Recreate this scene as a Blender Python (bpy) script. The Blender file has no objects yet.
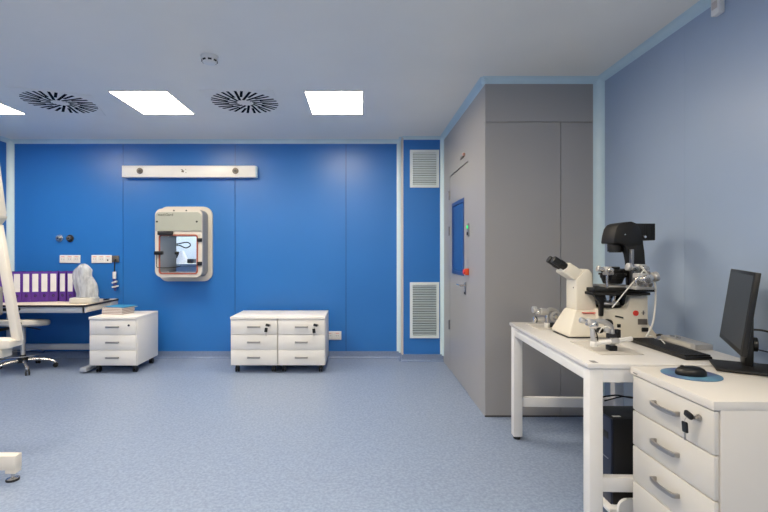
import bpy, bmesh, math, random
from mathutils import Vector, Matrix
random.seed(7)
S = bpy.context.scene
C = S.collection
R = math.radians
PI = math.pi

# ------------------------------------------------------------------ camera
cam_d = bpy.data.cameras.new('camera')
cam = bpy.data.objects.new('camera', cam_d)
C.objects.link(cam)
cam.location = (0, 0, 1.3)
cam.rotation_euler = (R(90), 0, 0)
cam_d.sensor_width = 36.0
cam_d.lens = 36.0 * 440 / 768
cam_d.shift_x = 23 / 768
cam_d.shift_y = -4 / 768
cam_d.clip_start = 0.02
S.camera = cam

# ------------------------------------------------------------------ world, exposure
w = bpy.data.worlds.new('world')
S.world = w
w.use_nodes = True
w.node_tree.nodes['Background'].inputs[0].default_value = (0.75, 0.8, 0.9, 1)
w.node_tree.nodes['Background'].inputs[1].default_value = 0.05
S.view_settings.view_transform = 'Standard'
S.view_settings.look = 'None'
S.view_settings.gamma = 1
S.view_settings.use_curve_mapping = False
S.view_settings.exposure = 0.0
LAMP = 37.0            # radiance of the ceiling panels
CEIL = 2.67

# ------------------------------------------------------------------ materials
def lin(c):
    return tuple(((x / 255) / 12.92 if x / 255 <= 0.04045 else ((x / 255 + 0.055) / 1.055) ** 2.4) for x in c)

def mat(name, rgb, rough=0.5, metal=0.0, var=0.0, scale=8.0, stretch=(1, 1, 1), bump=0.0, spec=0.5, coat=0.0):
    m = bpy.data.materials.new(name)
    m.use_nodes = True
    nt = m.node_tree
    b = nt.nodes['Principled BSDF']
    c = lin(rgb)
    b.inputs['Base Color'].default_value = (*c, 1)
    b.inputs['Roughness'].default_value = rough
    b.inputs['Metallic'].default_value = metal
    b.inputs['Specular IOR Level'].default_value = spec
    b.inputs['Coat Weight'].default_value = coat
    if var or bump:
        tc = nt.nodes.new('ShaderNodeTexCoord')
        mp = nt.nodes.new('ShaderNodeMapping')
        mp.inputs['Scale'].default_value = stretch
        nz = nt.nodes.new('ShaderNodeTexNoise')
        nz.inputs['Scale'].default_value = scale
        nz.inputs['Detail'].default_value = 4
        nt.links.new(tc.outputs['Object'], mp.inputs[0])
        nt.links.new(mp.outputs[0], nz.inputs[0])
        if var:
            rp = nt.nodes.new('ShaderNodeValToRGB')
            rp.color_ramp.elements[0].position = 0.3
            rp.color_ramp.elements[1].position = 0.7
            rp.color_ramp.elements[0].color = (*[x * (1 - var) for x in c], 1)
            rp.color_ramp.elements[1].color = (*[min(1, x * (1 + var)) for x in c], 1)
            nt.links.new(nz.outputs['Fac'], rp.inputs[0])
            nt.links.new(rp.outputs[0], b.inputs['Base Color'])
        if bump:
            bp = nt.nodes.new('ShaderNodeBump')
            bp.inputs['Strength'].default_value = bump
            bp.inputs['Distance'].default_value = 0.002
            nt.links.new(nz.outputs['Fac'], bp.inputs['Height'])
            nt.links.new(bp.outputs[0], b.inputs['Normal'])
    return m

def emit(name, rgb, strength):
    m = bpy.data.materials.new(name)
    m.use_nodes = True
    nt = m.node_tree
    nt.nodes.clear()
    e = nt.nodes.new('ShaderNodeEmission')
    e.inputs[0].default_value = (*lin(rgb), 1)
    e.inputs[1].default_value = strength
    o = nt.nodes.new('ShaderNodeOutputMaterial')
    nt.links.new(e.outputs[0], o.inputs[0])
    return m

def glass(name, tint, rough=0.0, alpha=0.25):
    """thin pane: mostly see-through with a reflective skin"""
    m = bpy.data.materials.new(name)
    m.use_nodes = True
    nt = m.node_tree
    nt.nodes.clear()
    t = nt.nodes.new('ShaderNodeBsdfTransparent')
    t.inputs[0].default_value = (*lin(tint), 1)
    g = nt.nodes.new('ShaderNodeBsdfGlossy')
    g.inputs['Roughness'].default_value = rough
    f = nt.nodes.new('ShaderNodeFresnel')
    f.inputs[0].default_value = 1.45
    mx = nt.nodes.new('ShaderNodeMixShader')
    o = nt.nodes.new('ShaderNodeOutputMaterial')
    nt.links.new(f.outputs[0], mx.inputs[0])
    nt.links.new(t.outputs[0], mx.inputs[1])
    nt.links.new(g.outputs[0], mx.inputs[2])
    nt.links.new(mx.outputs[0], o.inputs[0])
    return m

def plastic_bag(name):
    m = bpy.data.materials.new(name)
    m.use_nodes = True
    nt = m.node_tree
    b = nt.nodes['Principled BSDF']
    b.inputs['Base Color'].default_value = (*lin((200, 204, 210)), 1)
    b.inputs['Roughness'].default_value = 0.25
    tc = nt.nodes.new('ShaderNodeTexCoord')
    nz = nt.nodes.new('ShaderNodeTexNoise')
    nz.inputs['Scale'].default_value = 22
    nz.inputs['Detail'].default_value = 5
    mp = nt.nodes.new('ShaderNodeMapping')
    mp.inputs['Scale'].default_value = (1, 1, 0.3)
    nt.links.new(tc.outputs['Object'], mp.inputs[0]); nt.links.new(mp.outputs[0], nz.inputs[0])
    rp = nt.nodes.new('ShaderNodeValToRGB')
    rp.color_ramp.elements[0].position = 0.35
    rp.color_ramp.elements[0].color = (0.45, 0.45, 0.45, 1)
    rp.color_ramp.elements[1].position = 0.65
    rp.color_ramp.elements[1].color = (0.85, 0.85, 0.85, 1)
    nt.links.new(nz.outputs['Fac'], rp.inputs[0])
    nt.links.new(rp.outputs[0], b.inputs['Alpha'])
    bp = nt.nodes.new('ShaderNodeBump')
    bp.inputs['Strength'].default_value = 0.8
    bp.inputs['Distance'].default_value = 0.01
    nt.links.new(nz.outputs['Fac'], bp.inputs['Height'])
    nt.links.new(bp.outputs[0], b.inputs['Normal'])
    return m

def floor_mat():
    m = bpy.data.materials.new('speckled_vinyl')
    m.use_nodes = True
    nt = m.node_tree
    b = nt.nodes['Principled BSDF']
    b.inputs['Roughness'].default_value = 0.38
    b.inputs['Specular IOR Level'].default_value = 0.45
    tc = nt.nodes.new('ShaderNodeTexCoord')
    n1 = nt.nodes.new('ShaderNodeTexNoise')
    n1.inputs['Scale'].default_value = 62
    n1.inputs['Detail'].default_value = 3
    n2 = nt.nodes.new('ShaderNodeTexVoronoi')
    n2.inputs['Scale'].default_value = 85
    nt.links.new(tc.outputs['Object'], n1.inputs[0])
    nt.links.new(tc.outputs['Object'], n2.inputs[0])
    r1 = nt.nodes.new('ShaderNodeValToRGB')
    e = r1.color_ramp.elements
    e[0].position = 0.30; e[0].color = (*lin((123, 138, 166)), 1)
    e[1].position = 0.70; e[1].color = (*lin((148, 163, 189)), 1)
    k = r1.color_ramp.elements.new(0.5); k.color = (*lin((136, 151, 178)), 1)
    nt.links.new(n1.outputs['Fac'], r1.inputs[0])
    r2 = nt.nodes.new('ShaderNodeValToRGB')
    e = r2.color_ramp.elements
    e[0].position = 0.10; e[0].color = (1, 1, 1, 1)
    e[1].position = 0.20; e[1].color = (0, 0, 0, 1)
    nt.links.new(n2.outputs['Distance'], r2.inputs[0])
    mx = nt.nodes.new('ShaderNodeMixRGB')
    mx.inputs[2].default_value = (*lin((98, 115, 148)), 1)
    mm = nt.nodes.new('ShaderNodeMath'); mm.operation = 'MULTIPLY'; mm.inputs[1].default_value = 0.55
    nt.links.new(r2.outputs[0], mm.inputs[0])
    nt.links.new(mm.outputs[0], mx.inputs[0])
    nt.links.new(r1.outputs[0], mx.inputs[1])
    nt.links.new(mx.outputs[0], b.inputs['Base Color'])
    return m

def mousepad_mat():
    m = mat('mousepad_print', (60, 80, 150), 0.6)
    nt = m.node_tree
    tc = nt.nodes.new('ShaderNodeTexCoord')
    nz = nt.nodes.new('ShaderNodeTexNoise'); nz.inputs['Scale'].default_value = 7; nz.inputs['Detail'].default_value = 5
    rp = nt.nodes.new('ShaderNodeValToRGB')
    e = rp.color_ramp.elements
    e[0].position = 0.35; e[0].color = (*lin((74, 72, 122)), 1)
    e[1].position = 0.65; e[1].color = (*lin((92, 140, 166)), 1)
    nt.links.new(tc.outputs['Object'], nz.inputs[0]); nt.links.new(nz.outputs['Fac'], rp.inputs[0])
    nt.links.new(rp.outputs[0], nt.nodes['Principled BSDF'].inputs['Base Color'])
    return m

M = dict(
    floor=floor_mat(),
    cove_base=mat('coved_vinyl', (114, 132, 166), 0.45, var=0.10, scale=60),
    ceiling=mat('ceiling_panel', (246, 240, 231), 0.35, var=0.015, scale=2),
    blue=mat('blue_wall_panel', (41, 112, 190), 0.36, var=0.03, scale=1.5, spec=0.5),
    seam=mat('panel_seam', (24, 60, 120), 0.7),
    ltblue=mat('light_blue_wall_panel', (158, 175, 200), 0.36, var=0.03, scale=1.5),
    grey=mat('grey_partition_panel', (160, 158, 158), 0.36, var=0.02, scale=1.2),
    greyseam=mat('grey_seam', (70, 70, 74), 0.7),
    trim=mat('pale_blue_trim', (206, 226, 234), 0.35, var=0.02),
    beige=mat('beige_edge', (206, 196, 190), 0.5, var=0.02),
    white=mat('white_paint', (232, 230, 228), 0.35, var=0.01),
    lam=mat('white_laminate', (228, 226, 224), 0.4, var=0.012, scale=9, stretch=(1.0, 1.0, 14)),
    lamtop=mat('white_laminate_top', (236, 233, 230), 0.35, var=0.01),
    gloss=mat('white_gloss_top', (222, 219, 217), 0.2, var=0.01),
    cabwhite=mat('cabinet_white', (208, 204, 198), 0.38, var=0.01),
    cabside=mat('cabinet_side_white', (216, 211, 205), 0.4, var=0.01),
    standwhite=mat('warm_white_enamel', (220, 214, 206), 0.38, var=0.015, scale=5),
    cream=mat('cream_enamel', (226, 219, 204), 0.35, var=0.02, scale=5),
    creamgrey=mat('cream_grey_enamel', (205, 202, 194), 0.4, var=0.02, scale=5),
    black=mat('black_plastic', (13, 13, 14), 0.42, var=0.1),
    pcblack=mat('computer_black', (25, 26, 29), 0.4, var=0.08),
    blackmatte=mat('black_matte', (17, 15, 14), 0.55, var=0.1, bump=0.1, scale=60),
    bluish=mat('bluish_black', (36, 44, 66), 0.35, var=0.1),
    screen=mat('screen_glass', (40, 41, 44), 0.35, var=0.02),
    chrome=mat('chrome', (212, 210, 208), 0.26, 0.9, var=0.03),
    steel=mat('brushed_steel', (150, 150, 152), 0.35, 1.0, var=0.06, scale=12, stretch=(1, 1, 20)),
    nickel=mat('satin_nickel', (176, 172, 168), 0.35, 1.0, var=0.04),
    alu=mat('aluminium', (198, 196, 194), 0.42, 0.6, var=0.04),
    aluwhite=mat('grey_white_profile', (178, 184, 194), 0.4, 0.2, var=0.03),
    darkalu=mat('dark_metal', (62, 62, 64), 0.4, 0.7, var=0.05),
    purple=mat('purple_card', (88, 44, 146), 0.5, var=0.06),
    paper=mat('paper', (226, 224, 222), 0.7, var=0.03),
    deskbeige=mat('beige_desk_top', (220, 208, 192), 0.4, var=0.02),
    edge=mat('dark_edge', (40, 38, 42), 0.5, var=0.05),
    seat=mat('pale_grey_seat', (204, 200, 194), 0.5, var=0.03),
    seatgrey=mat('grey_fabric', (128, 128, 130), 0.8, var=0.08, scale=60),
    hatchgrey=mat('grey_green_panel', (160, 164, 156), 0.4, var=0.015),
    hatchbeige=mat('pale_steel_plate', (202, 197, 190), 0.4, var=0.02),
    hatchside=mat('grey_steel_side', (142, 145, 150), 0.4, 0.15, var=0.04),
    gasket=mat('red_brown_gasket', (156, 82, 66), 0.6, var=0.05),
    fitting=mat('fitting_grey', (120, 112, 104), 0.4, 0.6, var=0.1, scale=40),
    red=mat('red_mark', (214, 62, 50), 0.45, var=0.03),
    orange=mat('orange_button', (226, 84, 40), 0.4, var=0.03),
    green=emit('green_indicator', (60, 235, 130), 1.4),
    doorblue=mat('door_window_frame', (44, 74, 132), 0.35, var=0.04),
    doorglass=mat('blue_dark_glass', (40, 84, 148), 0.08, var=0.04, scale=2),
    louvre=mat('louvre_white', (214, 224, 228), 0.4, var=0.02),
    louvreback=mat('louvre_back_green', (128, 142, 142), 0.7, var=0.04),  # grey-green backing sheet behind the slats
    slot=mat('diffuser_slot', (6, 8, 16), 0.9, var=0.1, spec=0.1),
    diffplate=mat('diffuser_plate', (244, 238, 230), 0.4, var=0.01),
    bluebook=mat('blue_cover', (62, 150, 200), 0.4, var=0.05),
    pinkedge=mat('book_pages', (176, 156, 152), 0.7, var=0.06, scale=30, stretch=(1, 1, 30)),
    navy=mat('navy_band', (50, 56, 120), 0.5, var=0.05),
    cable=mat('white_cable', (222, 220, 214), 0.4, var=0.02),
    tabmark=mat('grey_mark', (120, 118, 120), 0.6),
    pad=mousepad_mat(),
    bag=plastic_bag('plastic_cover'),
    pane=glass('clear_pane', (235, 240, 245)),
    acrylic=glass('clear_acrylic', (225, 230, 235), 0.05),
    lamp=emit('lamp_panel', (255, 240, 213), LAMP),
    roomlamp=emit('back_room_lamp', (255, 250, 240), 16.0),
    roomwall=mat('back_room_wall', (220, 229, 238), 0.5, var=0.02),
)

# ------------------------------------------------------------------ mesh builder
def rrect(cx, cy, w, h, r, n=6):
    pts = []
    for (sx, sy, a0) in ((1, 1, 0), (-1, 1, 90), (-1, -1, 180), (1, -1, 270)):
        for k in range(n + 1):
            a = R(a0 + 90 * k / n)
            pts.append((cx + sx * (w / 2 - r) + r * math.cos(a), cy + sy * (h / 2 - r) + r * math.sin(a)))
    return pts

def circ(cx, cy, r, n=28):
    return [(cx + r * math.cos(2 * PI * k / n), cy + r * math.sin(2 * PI * k / n)) for k in range(n)]

def catmull(pts, sub=6):
    P = [Vector(p) for p in pts]
    if len(P) < 3:
        return P
    P = [P[0] * 2 - P[1]] + P + [P[-1] * 2 - P[-2]]
    out = []
    for i in range(1, len(P) - 2):
        for k in range(sub):
            t = k / sub
            a, b, c, d = P[i - 1], P[i], P[i + 1], P[i + 2]
            out.append(0.5 * ((2 * b) + (c - a) * t + (2 * a - 5 * b + 4 * c - d) * t * t + (3 * b - a - 3 * c + d) * t ** 3))
    out.append(P[-2])
    return out

class MB:
    def __init__(s):
        s.bm = bmesh.new(); s.mats = []
    def mi(s, m):
        m = M[m] if isinstance(m, str) else m
        if m not in s.mats: s.mats.append(m)
        return s.mats.index(m)
    def _merge(s, t, m, bev=0.0, seg=2):
        bmesh.ops.recalc_face_normals(t, faces=t.faces[:])
        if bev > 0:
            es = [e for e in t.edges if len(e.link_faces) == 2 and e.calc_face_angle(0) > R(28)]
            bmesh.ops.bevel(t, geom=es, offset=bev, segments=seg, affect='EDGES', profile=0.5, clamp_overlap=True)
        i = s.mi(m)
        vm = {v: s.bm.verts.new(v.co) for v in t.verts}
        for f in t.faces:
            try:
                nf = s.bm.faces.new([vm[v] for v in f.verts]); nf.material_index = i
            except ValueError:
                pass
        t.free()
        return s
    def box(s, x0, x1, y0, y1, z0, z1, m, bev=0.0, rot=None):
        t = bmesh.new()
        bmesh.ops.create_cube(t, size=1)
        for v in t.verts:
            v.co = Vector(((x0 + x1) / 2 + v.co.x * (x1 - x0), (y0 + y1) / 2 + v.co.y * (y1 - y0), (z0 + z1) / 2 + v.co.z * (z1 - z0)))
        if rot:
            c, ax, a = rot
            bmesh.ops.rotate(t, cent=Vector(c), matrix=Matrix.Rotation(R(a), 3, ax), verts=t.verts[:])
        return s._merge(t, m, bev)
    def prism(s, pts, axis, a0, a1, m, bev=0.0, hole=None):
        t = bmesh.new()
        def V(p, a):
            return t.verts.new({'y': (p[0], a, p[1]), 'x': (a, p[0], p[1]), 'z': (p[0], p[1], a)}[axis])
        A = [V(p, a0) for p in pts]; B = [V(p, a1) for p in pts]
        n = len(pts)
        for k in range(n):
            t.faces.new((A[k], A[(k + 1) % n], B[(k + 1) % n], B[k]))
        if hole is None:
            t.faces.new(A); t.faces.new(B)
        else:
            H0 = [V(p, a0) for p in hole]; H1 = [V(p, a1) for p in hole]
            for k in range(n):
                j = (k + 1) % n
                t.faces.new((H0[k], H0[j], H1[j], H1[k]))
                t.faces.new((A[k], A[j], H0[j], H0[k]))
                t.faces.new((B[k], B[j], H1[j], H1[k]))
        return s._merge(t, m, bev)
    def cyl(s, p, q, r, m, r2=None, seg=20, bev=0.0):
        p, q = Vector(p), Vector(q); d = q - p
        t = bmesh.new()
        bmesh.ops.create_cone(t, cap_ends=True, segments=seg, radius1=r, radius2=r if r2 is None else r2, depth=d.length)
        mx = Matrix.Translation((p + q) / 2) @ d.to_track_quat('Z', 'Y').to_matrix().to_4x4()
        bmesh.ops.transform(t, matrix=mx, verts=t.verts[:])
        return s._merge(t, m, bev)
    def ball(s, c, r, m, sc=(1, 1, 1), seg=16):
        t = bmesh.new()
        bmesh.ops.create_uvsphere(t, u_segments=seg, v_segments=seg // 2 + 2, radius=r)
        for v in t.verts:
            v.co = Vector((v.co.x * sc[0], v.co.y * sc[1], v.co.z * sc[2])) + Vector(c)
        return s._merge(t, m)
    def tube(s, pts, r, m, seg=8, sub=6, closed=False):
        P = catmull(pts, sub)
        t = bmesh.new(); rings = []
        up = Vector((0, 0, 1))
        for i, p in enumerate(P):
            d = (P[min(i + 1, len(P) - 1)] - P[max(i - 1, 0)]).normalized()
            a = d.cross(up)
            if a.length < 1e-3: a = d.cross(Vector((0, 1, 0)))
            a.normalize(); b = d.cross(a)
            rings.append([t.verts.new(p + a * r * math.cos(2 * PI * k / seg) + b * r * math.sin(2 * PI * k / seg)) for k in range(seg)])
        for i in range(len(rings) - 1):
            for k in range(seg):
                j = (k + 1) % seg
                t.faces.new((rings[i][k], rings[i][j], rings[i + 1][j], rings[i + 1][k]))
        t.faces.new(rings[0]); t.faces.new(rings[-1])
        return s._merge(t, m)
    def loft(s, rings, m):
        t = bmesh.new()
        Rg = [[t.verts.new(p) for p in r] for r in rings]
        n = len(Rg[0])
        for i in range(len(Rg) - 1):
            for k in range(n):
                j = (k + 1) % n
                t.faces.new((Rg[i][k], Rg[i][j], Rg[i + 1][j], Rg[i + 1][k]))
        t.faces.new(Rg[0]); t.faces.new(Rg[-1])
        return s._merge(t, m)
    def lathe(s, prof, c, m, seg=24):
        rings = [[(c[0] + max(r, 1e-4) * math.cos(2 * PI * k / seg), c[1] + max(r, 1e-4) * math.sin(2 * PI * k / seg), c[2] + z) for k in range(seg)] for r, z in prof]
        return s.loft(rings, m)
    def build(s, name, parent=None, local=False, ang=38):
        me = bpy.data.meshes.new(name)
        bm = s.bm
        off = Vector((0, 0, 0))
        if parent is not None and not local:
            r = parent
            while r.parent: r = r.parent
            off = Vector(r.location)
        elif parent is None:
            xs = [v.co for v in bm.verts]
            off = Vector(((min(v.x for v in xs) + max(v.x for v in xs)) / 2, (min(v.y for v in xs) + max(v.y for v in xs)) / 2, min(v.z for v in xs)))
        for v in bm.verts: v.co -= off
        bm.to_mesh(me); bm.free()
        for m in s.mats: me.materials.append(m)
        for p in me.polygons: p.use_smooth = True
        me.set_sharp_from_angle(angle=R(ang))
        o = bpy.data.objects.new(name, me)
        C.objects.link(o)
        if parent is not None: o.parent = parent
        else: o.location = off
        return o

def thing(name, label, cat, loc=(0, 0, 0), rz=0, group=None):
    o = bpy.data.objects.new(name, None)
    o.empty_display_size = 0.05
    C.objects.link(o)
    o.location = loc; o.rotation_euler = (0, 0, R(rz))
    o['label'] = label; o['category'] = cat
    if group: o['group'] = group
    return o
def tag(o, label, cat, group=None):
    o['label'] = label; o['category'] = cat
    if group: o['group'] = group
    return o
def struct(mb, name, parent=None):
    o = mb.build(name, parent)
    if parent is None: o['kind'] = 'structure'
    return o
def dup(root, loc, rz=None, label=None, group=None):
    r = root.copy(); C.objects.link(r); r.location = loc
    if rz is not None: r.rotation_euler = (0, 0, R(rz))
    if label: r['label'] = label
    if group: r['group'] = group
    for ch in list(root.children):
        c = ch.copy(); C.objects.link(c); c.parent = r
        for g in list(ch.children):
            d = g.copy(); C.objects.link(d); d.parent = c
    return r
def text_mesh(body, size, m, name, parent, place, extrude=0.0006):
    """lettering as real mesh; place maps (x, y) of the text plane to the scene"""
    cu = bpy.data.curves.new('lettering', 'FONT'); cu.body = body; cu.size = size; cu.extrude = extrude
    to = bpy.data.objects.new('lettering', cu); C.objects.link(to)
    dg = bpy.context.evaluated_depsgraph_get()
    me = bpy.data.meshes.new_from_object(to.evaluated_get(dg))
    bpy.data.objects.remove(to); bpy.data.curves.remove(cu)
    r = parent
    while r.parent: r = r.parent
    for v in me.vertices: v.co = Vector(place(v.co)) - Vector(r.location)
    me.materials.clear(); me.materials.append(M[m])
    o = bpy.data.objects.new(name, me); C.objects.link(o); o.parent = parent
    return o

# ================================================================== SETTING
XL, XR, YB, YR = -4.30, 1.89, 5.39, -2.6      # left, right, back and rear walls
DX0, DX1, DY = 0.49, 0.98, 5.23               # projecting duct
PX, PY = 0.98, 3.47                           # grey partition: its side plane and its front plane

struct(MB().box(XL - .1, XR + .1, YR - .1, YB + .1, -.1, 0, 'floor'), 'floor')
struct(MB().box(XL - .1, XR + .1, YR - .1, YB + .1, CEIL, CEIL + .1, 'ceiling'), 'ceiling')

# back wall in blue panels with dark joints, leaving the opening of the pass-through hatch
HX0, HX1, HZ0, HZ1 = -2.40, -1.88, 1.0, 1.55
mb = MB()
edges = [XL, -4.285, -2.915, -1.543, -0.184, DX0]
g = .003
for a, b in zip(edges[:-1], edges[1:]):
    if a < HX0 and b > HX1:
        mb.box(a + g, HX0, YB, YB + .02, 0, CEIL, 'blue'); mb.box(HX1, b - g, YB, YB + .02, 0, CEIL, 'blue')
        mb.box(HX0, HX1, YB, YB + .02, 0, HZ0, 'blue'); mb.box(HX0, HX1, YB, YB + .02, HZ1, CEIL, 'blue')
    else:
        mb.box(a + g, b - g, YB, YB + .02, 0, CEIL, 'blue')
for a in edges[1:-1]:
    mb.box(a - .02, a + .02, YB + .008, YB + .03, 0, CEIL, 'seam')
struct(mb, 'wall_back')
mb = MB()
mb.box(DX0, DX1, DY, YB + .02, 0, CEIL, 'blue')
struct(mb, 'wall_duct')
struct(MB().box(XL - .05, XL, YR, YB, 0, CEIL, 'blue'), 'wall_left')
mb = MB()
mb.box(XR, XR + .05, YR, 2.57 - .0006, 0, CEIL, 'ltblue'); mb.box(XR, XR + .05, 2.57 + .0006, YB, 0, CEIL, 'ltblue')
mb.box(XR + .01, XR + .06, 2.55, 2.59, 0, CEIL, 'ltblue')
struct(mb, 'wall_right')
mb = MB()
mb.box(XL, XR, YR - .05, YR, 0, CEIL, 'ltblue')
struct(mb, 'wall_rear')

# grey partition box: front panels, side panels with door opening
mb = MB()
sx = 1.575
for x0, x1, z0, z1 in ((PX, sx, 0, 2.325), (sx, XR, 0, 2.325), (PX, XR, 2.325, CEIL)):
    mb.box(x0 + (.002 if x0 == sx else 0), x1 - (.002 if x1 == sx else 0), PY, PY + .03, z0 + (.002 if z0 else 0), z1 - (.002 if z1 == 2.325 else 0), 'grey')
mb.box(PX + .01, XR - .01, PY + .012, PY + .03, 0.02, CEIL - .02, 'greyseam')
DY0, DY1, DZ = 4.03, 4.845, 2.124
mb.box(PX, PX + .03, PY + .03, DY0 - .004, 0, CEIL, 'grey')
mb.box(PX, PX + .03, DY1 + .004, DY, 0, CEIL, 'grey')
mb.box(PX, PX + .03, DY0 - .004, DY1 + .004, DZ + .012, CEIL, 'grey')
mb.box(PX + .014, PX + .04, DY0 - .01, DY1 + .01, 0, DZ + .02, 'greyseam')
struct(mb, 'wall_partition')

# door in the partition
mb = MB()
wy0, wy1, wz0, wz1 = 4.186, 4.728, 1.072, 1.818
mb.box(PX + .001, PX + .03, DY0, wy0, .006, DZ, 'grey'); mb.box(PX + .001, PX + .03, wy1, DY1, .006, DZ, 'grey')
mb.box(PX + .001, PX + .03, wy0, wy1, .006, wz0, 'grey'); mb.box(PX + .001, PX + .03, wy0, wy1, wz1, DZ, 'grey')
door = struct(mb, 'door_1')
def rect(y0, y1, z0, z1): return [(y0, z0), (y1, z0), (y1, z1), (y0, z1)]
def dch(mb, name):
    o = mb.build(name); o.parent = door; o.location = Vector(o.location) - Vector(door.location); return o
dch(MB().prism(rect(wy0, wy1, wz0, wz1), 'x', PX - .004, PX + .012, 'doorblue', hole=rect(wy0 + .035, wy1 - .035, wz0 + .035, wz1 - .035)), 'window_frame')
dch(MB().box(PX + .006, PX + .012, wy0 + .03, wy1 - .03, wz0 + .03, wz1 - .03, 'doorglass'), 'window_pane')
mb = MB()
mb.cyl((PX + .001, 4.13, .985), (PX - .008, 4.13, .985), .026, 'chrome'); mb.box(PX - .006, PX + .001, 4.10, 4.16, .90, 1.02, 'steel', .002)
mb.cyl((PX - .006, 4.13, .985), (PX - .05, 4.13, .985), .010, 'chrome'); mb.cyl((PX - .05, 4.125, .985), (PX - .05, 4.27, .985), .009, 'chrome')
mb.cyl((PX, 4.13, .915), (PX - .012, 4.13, .915), .010, 'darkalu')
dch(mb, 'handle')
for z in (1.92, 1.53, .50):
    dch(MB().cyl((PX - .006, DY1 + .008, z - .05), (PX - .006, DY1 + .008, z + .05), .010, 'steel'), 'hinge')

# coves: pale blue rounded strips in the room's corners
def cove(mb, axis, corner, a0, a1, su, sv, r=.05, m='trim', n=6):
    """concave quarter strip along axis; su, sv point out of the corner"""
    pts = [(corner[0], corner[1])]
    for k in range(n + 1):
        a = R(90 * k / n)
        pts.append((corner[0] + su * (r - r * math.sin(a)), corner[1] + sv * (r - r * math.cos(a))))
    mb.prism(pts, axis, a0, a1, m)
CV = .045
t = MB(); cove(t, 'x', (YB, CEIL), XL, DX0 + .0, -1, -1, CV); struct(t, 'trim_ceiling_back')
t = MB(); cove(t, 'x', (DY, CEIL), DX0 - .0, DX1, -1, -1, .036); cove(t, 'y', (DX0, CEIL), DY, YB, -1, -1, .036); struct(t, 'trim_ceiling_duct')
t = MB(); cove(t, 'y', (PX, CEIL), PY - .03, DY, -1, -1, CV); struct(t, 'trim_ceiling_partition_side')
t = MB(); cove(t, 'x', (PY, CEIL), PX - .03, XR, -1, -1, CV); struct(t, 'trim_ceiling_partition_front')
t = MB(); cove(t, 'y', (XR, CEIL), YR, PY, -1, -1, CV); struct(t, 'trim_ceiling_right')
t = MB(); cove(t, 'y', (XL, CEIL), YR, YB, 1, -1, CV); struct(t, 'trim_ceiling_left')
t = MB(); cove(t, 'z', (XL, YB), 0, CEIL, 1, -1, .055); struct(t, 'trim_corner_left')
t = MB(); cove(t, 'z', (DX0, YB), .07, CEIL, -1, -1, .052); t.cyl((DX0 + .004, DY + .004, .08), (DX0 + .004, DY + .004, CEIL), .012, 'beige'); t.box(DX0 - .006, DX0, DY, YB - .04, .08, CEIL, 'beige'); struct(t, 'trim_corner_duct')
t = MB(); cove(t, 'z', (PX, DY), .07, CEIL, -1, -1, .04); struct(t, 'trim_corner_partition')
t = MB(); cove(t, 'z', (XR, PY), 0, CEIL, -1, -1, .06); struct(t, 'trim_corner_right')

# coved skirting
def skirt(mb, axis, wall, a0, a1, s, h=.085):
    pts = [(wall, 0), (wall, h), (wall + s * .006, h)]
    r = .03
    pts.append((wall + s * .008, r))
    for k in range(1, 6):
        a = R(90 * k / 5)
        pts.append((wall + s * (.008 + r - r * math.cos(a)), r - r * math.sin(a) + .0005))
    mb.prism(pts, axis, a0, a1, 'cove_base')
t = MB(); skirt(t, 'x', YB, XL, DX0, -1); struct(t, 'baseboard_back')
t = MB(); skirt(t, 'x', DY, DX0 - .01, DX1, -1); skirt(t, 'y', DX0, DY, YB, -1); struct(t, 'baseboard_duct')
t = MB(); skirt(t, 'y', XL, YR, YB, 1); struct(t, 'baseboard_left')
t = MB(); skirt(t, 'y', XR, YR, PY, -1); struct(t, 'baseboard_right')
t = MB(); t.box(PX - .004, XR, PY - .004, PY, 0, .012, 'greyseam'); struct(t, 'trim_partition_foot')

# small bright room behind the hatch
t = MB()
t.box(-3.5, -1.4, 7.2, 7.25, 0, 2.5, 'roomwall'); struct(t, 'wall_behind_hatch_far')
t = MB(); t.box(-3.55, -3.5, YB + .12, 7.25, 0, 2.5, 'roomwall'); struct(t, 'wall_behind_hatch_left')
t = MB(); t.box(-1.4, -1.35, YB + .12, 7.25, 0, 2.5, 'roomwall'); struct(t, 'wall_behind_hatch_right')
t = MB(); t.box(-3.55, -1.35, YB + .12, 7.25, 2.5, 2.55, 'roomwall'); struct(t, 'ceiling_behind_hatch')
t = MB(); t.box(-3.55, -1.35, YB + .12, 7.25, -.05, 0, 'floor'); struct(t, 'floor_behind_hatch')

# ================================================================== CEILING LIGHTS
def ceiling_light(cx, cy, label, group):
    t = thing('ceiling_light', label, 'ceiling light', (cx, cy, CEIL - .006), 0, group)
    wx, wy = .256, .315
    MB().prism([(-wx, -wy), (wx, -wy), (wx, wy), (-wx, wy)], 'z', 0, .008, 'white',
               hole=[(-wx + .012, -wy + .012), (wx - .012, -wy + .012), (wx - .012, wy - .012), (-wx + .012, wy - .012)]).build('frame', t, True)
    MB().box(-wx + .012, wx - .012, -wy + .012, wy - .012, .001, .005, 'lamp').build('diffuser', t, True)
    return t
L0 = ceiling_light(-.232, 4.05, 'glowing rectangular ceiling light to the right of the round swirl vent nearest the partition', 'ceiling light panels')
dup(L0, (-1.90, 4.05, CEIL - .006), label='glowing rectangular ceiling light between the two round swirl vents')
dup(L0, (-3.57, 4.05, CEIL - .006), label='ceiling light cut by the left picture edge, beyond the far left swirl vent')
for yy in (1.75, -.55):  # unseen panels, added to lift the brightness of the room
    for xx in ((-3.57,) if yy < 0 else ()) + (-1.90, -.232) + ((1.30,) if yy < 0 else ()):
        dup(L0, (xx, yy, CEIL - .006), label='added unseen ceiling light panel above and behind the camera position', group='added ceiling lights outside the frame')

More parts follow.
